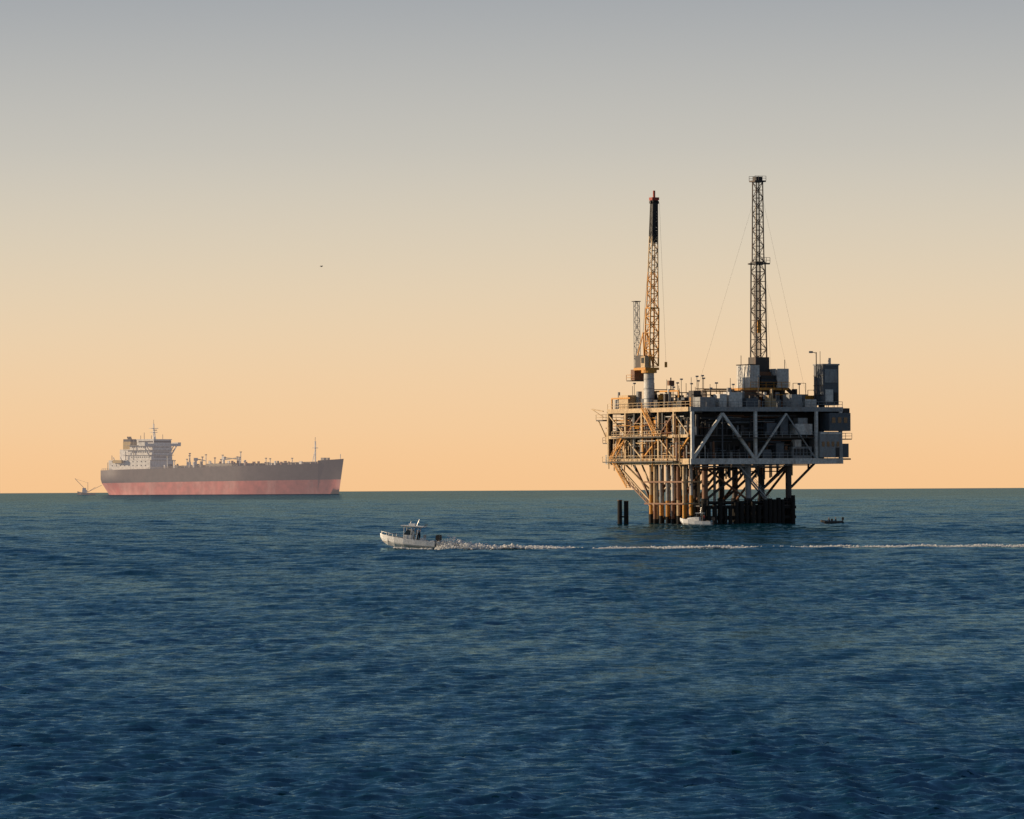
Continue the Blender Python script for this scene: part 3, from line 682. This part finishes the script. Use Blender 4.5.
b.build('bow_rail',E)
Mw=Matrix.Translation(Vector((SBX,SBY,zb)))@Matrix.Rotation(yaw,4,'Z')@Matrix.Rotation(pitch,4,'Y')
person('boat_driver',Mw@Vector((2.45,.12,.43)),yaw,'stand','jacket_dark',lean=.04)
person('boat_passenger',Mw@Vector((2.3,-.42,.43)),yaw,'stand','jacket_dark',lean=.02)

MX,MY=(711-512)*.197,985.0
yw=math.radians(180-16)
zm=wave_z(MX-3,MY)+.05
E=empty('motorboat',(MX,MY,zm),rz=yw)
b=MB()
secs=[(0,.92,-.35,.75),(.25,1.0,-.38,.82),(.5,1.0,-.34,.95),(.72,.84,-.22,1.15),(.88,.5,.0,1.32),(1.0,.03,.9,1.5)]
hull(b,6.4,2.3,secs,'gelcoat_white','boat_interior',deckz=.45,boot='gelcoat_white')
b.build('hull',E)
b=MB()
b.add([(2.4,-.85,.6),(5.3,-.5,1.0),(4.7,-.45,1.5),(3.4,-.75,1.65),(2.4,-.8,1.65),(2.4,.85,.6),(5.3,.5,1.0),(4.7,.45,1.5),(3.4,.75,1.65),(2.4,.8,1.65)],[(0,1,2,3,4),(9,8,7,6,5),(1,6,7,2),(2,7,8,3),(3,8,9,4),(0,4,9,5)],'gelcoat_white')
b.add([(3.4,-.7,1.66),(2.95,-.62,2.2),(2.95,.62,2.2),(3.4,.7,1.66)],[(0,1,2,3)],'window_glass')
for s in (-1,1): b.beam((2.95,s*.65,1.6),(2.85,s*.65,2.4),.05,'alloy'); b.beam((1.6,s*.8,.8),(1.7,s*.7,2.4),.05,'alloy'); b.add([(2.95,s*.76,1.1),(4.2,s*.60,1.25),(4.1,s*.58,1.42),(2.95,s*.80,1.42)],[(0,1,2,3)],'window_glass')
b.box(1.5,3.1,-.75,.75,2.4,2.5,'gelcoat_white'); b.cyl((2.2,.4,2.5),(2.0,.4,3.6),.03,'alloy',n=5)
b.box(.4,1.0,-.7,.7,.46,.95,'boat_interior'); outboard(b,-.02,0,.7)
b.build('cabin',E)
Mw=Matrix.Translation(Vector((MX,MY,zm)))@Matrix.Rotation(yw,4,'Z')
person('angler',Mw@Vector((1.5,.2,.45)),yw+1.2,'stand','jacket_red')

IX,IY=(841-512)*.2,1000.0
yw=math.radians(180+6)
zi=wave_z(IX-2,IY)+.1
E=empty('inflatable_boat',(IX,IY,zi),rz=yw)
b=MB()
path=[(0,.75,.3),(1.2,.78,.28),(2.6,.78,.3),(3.4,.62,.38),(3.95,.28,.5),(4.1,0,.54)]
for s in (-1,1):
    for i in range(5):
        p,q=path[i],path[i+1]; b.cyl((p[0],p[1]*s,p[2]),(q[0],q[1]*s,q[2]),.26,'rubber_grey',n=14)
    b.cyl((-.35,.75*s,.3),(0,.75*s,.3),.06,'rubber_grey',r2=.26,n=14)
b.box(-.05,3.4,-.6,.6,.0,.12,'boat_dark'); b.box(0,.1,-.6,.6,.0,.6,'boat_dark'); b.box(1.0,1.3,-.6,.6,.40,.46,'boat_dark'); b.box(2.3,2.6,-.6,.6,.40,.46,'boat_dark')
outboard(b,0,0,.55,s=.8)
b.beam((2.0,.1,.1),(2.0,.1,1.0),.4,'boat_dark'); b.build('inflatable_hull',E)
Mw=Matrix.Translation(Vector((IX,IY,zi)))@Matrix.Rotation(yw,4,'Z')
person('seated_person',Mw@Vector((1.15,0.1,.06)),yw,'sit','jacket_dark',lean=.06)
person('seated_person.001',Mw@Vector((2.45,-.1,.06)),yw+.4,'sit','jacket_dark',lean=.1)

# ------------------------------------------------------------------ wake
def make_wake():
    rng=random.Random(4)
    from mathutils import noise
    m,t=nt('foam'); N=t.nodes; L=t.links
    out=N.new('ShaderNodeOutputMaterial'); d=N.new('ShaderNodeBsdfDiffuse'); d.inputs['Color'].default_value=(.93,.93,.92,1)
    tl=N.new('ShaderNodeBsdfTranslucent'); tl.inputs['Color'].default_value=(.93,.93,.92,1)
    mm=N.new('ShaderNodeMixShader'); mm.inputs[0].default_value=.45; L.new(d.outputs[0],mm.inputs[1]); L.new(tl.outputs[0],mm.inputs[2]); L.new(mm.outputs[0],out.inputs[0])
    MATS['foam']=m
    E=empty('boat_wake',(SBX,SBY,0))
    OCT=[(0,2,4),(2,1,4),(1,3,4),(3,0,4),(2,0,5),(1,2,5),(3,1,5),(0,3,5)]
    bb=MB()
    def clump(x,y,z,s):
        zz=wave_z(SBX+x,SBY+y)+z
        vs=[]
        for d in ((1,0,0),(-1,0,0),(0,1,0),(0,-1,0),(0,0,1),(0,0,-1)):
            k=s*rng.uniform(.6,1.4); vs.append((x+d[0]*k*1.5,y+d[1]*k,zz+d[2]*k*.9))
        bb.add(vs,OCT,'foam')
    def dens(x,seed):
        n=noise.fractal(Vector((x*.16,seed,0)),1.0,2.0,3)
        return max(0,min(1,(1.45-x/90)+1.0*n)) if x>10 else 1
    x=0.0
    while x<98:
        dn=dens(x,2.2)
        hgt=.75*math.exp(-((x-2.4)/2.0)**2)+.36*math.exp(-x/8)+.12
        wid=.55+.35*(1-math.exp(-x/6))+.004*x
        for _ in range(int(3+6*math.exp(-x/8))):
            if rng.random()<dn: clump(x+rng.uniform(-.1,.1),rng.gauss(0,wid*.6)+.1,abs(rng.gauss(0,.5))*hgt+.05,rng.uniform(.08,.17)+.08*math.exp(-x/9))
        # near-side rooster edge of the wash, clear of the boat's own shadow
        if x<16:
            e=math.exp(-x/9)
            for _ in range(3): clump(x+rng.uniform(-.1,.1),-1.7-.06*x+rng.gauss(0,.35),abs(rng.gauss(0,.42))*e*(.5+min(1,x/2)*.6)+.04,rng.uniform(.08,.18))
        if x>3 and rng.random()<dens(x,7.7)*.8:
            clump(x,rng.gauss(-1.6-.035*x,.25),rng.uniform(.02,.12),rng.uniform(.05,.11))
        x+=.08
    for s in (-1,1):
        for i in range(260):
            q=rng.random(); lx=.1+q*5.2; w=1.25-.25*max(0,q-.5)+abs(rng.gauss(0,.25))
            wx=lx*math.cos(yaw)-s*w*math.sin(yaw); wy=lx*math.sin(yaw)+s*w*math.cos(yaw)
            clump(wx,wy,rng.uniform(-.02,.16),rng.uniform(.04,.10))
    bb.build('foam_trail',E)
    sp=MB()
    for i in range(3000):
        x=abs(rng.gauss(0,1))*3.4+.1; env=1.0*math.exp(-((x-2.0)/2.6)**2)+.25
        z=abs(rng.gauss(0,.42))*env; y=rng.gauss(-1.2,1.0); s=rng.uniform(.02,.06)
        p=Vector((x,y,zb-.1+z)); d=[Vector((rng.uniform(-1,1),rng.uniform(-1,1),rng.uniform(-1,1)))*s for _ in range(4)]
        sp.add([p+q for q in d],[(0,1,2),(0,2,3),(0,3,1),(1,3,2)],'foam')
    sp.build('spray',E)
make_wake()

# ------------------------------------------------------------------ bird
BX,BY,BZ=(322-512)*.2,1000.0,H+(.01456+(409.5-265.5)/5000)*1000
E=empty('seagull',(BX,BY,BZ),rz=.5)
b=MB()
b.cyl((-.25,0,0),(0,0,.02),.03,'feather',r2=.09,n=8); b.cyl((0,0,.02),(.2,0,.03),.09,'feather',r2=.06,n=8); b.cyl((.2,0,.03),(.32,0,.04),.06,'feather',r2=.015,n=8)
for s in (-1,1):
    b.add([(.12,s*.05,.05),(-.1,s*.05,.05),(-.04,s*.38,.2),(.16,s*.36,.2),(-.12,s*.8,.1)],[(0,1,2,3),(3,2,4)],'feather')
b.add([(-.22,-.05,0),(-.22,.05,0),(-.4,.1,0),(-.4,-.1,0)],[(0,1,2,3)],'feather')
b.build('bird_body',E)

# ------------------------------------------------------------------ light + sky
SUN_EL=math.radians(13); SUN_AZ=math.radians(276)
sd=Vector((math.sin(SUN_AZ)*math.cos(SUN_EL),math.cos(SUN_AZ)*math.cos(SUN_EL),math.sin(SUN_EL)))
ld=bpy.data.lights.new('sun','SUN'); ld.energy=4.8; ld.angle=math.radians(.5); ld.color=(1.0,.76,.50)
lo=bpy.data.objects.new('sun',ld); sc.collection.objects.link(lo); lo.rotation_euler=sd.to_track_quat('Z','Y').to_euler()
w=bpy.data.worlds.new('World'); sc.world=w; w.use_nodes=True; t=w.node_tree; t.nodes.clear(); N=t.nodes; L=t.links
out=N.new('ShaderNodeOutputWorld'); sky=N.new('ShaderNodeTexSky'); sky.sky_type='NISHITA'; sky.sun_disc=False; sky.sun_elevation=SUN_EL; sky.sun_rotation=SUN_AZ
sky.air_density=1.0; sky.dust_density=1.0; sky.ozone_density=2.0
b1=N.new('ShaderNodeBackground'); b1.inputs['Strength'].default_value=.075; L.new(sky.outputs[0],b1.inputs['Color'])
tc=N.new('ShaderNodeTexCoord'); sx=N.new('ShaderNodeSeparateXYZ'); L.new(tc.outputs['Generated'],sx.inputs[0])
mr=N.new('ShaderNodeMapRange'); mr.inputs['From Min'].default_value=-.0016; mr.inputs['From Max'].default_value=.2; L.new(sx.outputs['Z'],mr.inputs['Value'])
cr=N.new('ShaderNodeValToRGB'); cr.color_ramp.interpolation='B_SPLINE'
def lin(c): return tuple(((v/255)/12.92 if v/255<=.04045 else ((v/255+.055)/1.055)**2.4) for v in c)+(1,)
els=[(0,(246,196,143)),(.06,(245,203,155)),(.15,(236,209,173)),(.24,(221,207,183)),(.34,(199,196,187)),(.48,(166,170,174)),(.70,(132,143,157)),(1,(102,121,143))]
cr.color_ramp.elements[0].position=0; cr.color_ramp.elements[0].color=lin(els[0][1]); cr.color_ramp.elements[1].position=1; cr.color_ramp.elements[1].color=lin(els[-1][1])
for p,c in els[1:-1]:
    e=cr.color_ramp.elements.new(p); e.color=lin(c)
L.new(mr.outputs[0],cr.inputs[0])
b2=N.new('ShaderNodeBackground'); L.new(cr.outputs[0],b2.inputs['Color']); b2.inputs['Strength'].default_value=1
fm=N.new('ShaderNodeMapRange'); fm.inputs['From Min'].default_value=.11; fm.inputs['From Max'].default_value=.35; fm.inputs['To Min'].default_value=1; fm.inputs['To Max'].default_value=0; L.new(sx.outputs['Z'],fm.inputs['Value'])
mx=N.new('ShaderNodeMixShader'); L.new(fm.outputs[0],mx.inputs[0]); L.new(b1.outputs[0],mx.inputs[1]); L.new(b2.outputs[0],mx.inputs[2]); L.new(mx.outputs[0],out.inputs[0])

# ------------------------------------------------------------------ camera
cd=bpy.data.cameras.new('camera'); cam=bpy.data.objects.new('camera',cd); sc.collection.objects.link(cam); sc.camera=cam
cd.sensor_width=36; cd.lens=36*5000/1024; cd.clip_start=1; cd.clip_end=60000
pitch_up=.01456; roll=math.radians(-.30)
cam.matrix_world=Matrix.Translation((0,0,H))@Matrix.Rotation(math.pi/2+pitch_up,4,'X')@Matrix.Rotation(roll,4,'Z')
sc.view_settings.view_transform='Standard'; sc.view_settings.look='None'; sc.view_settings.exposure=0
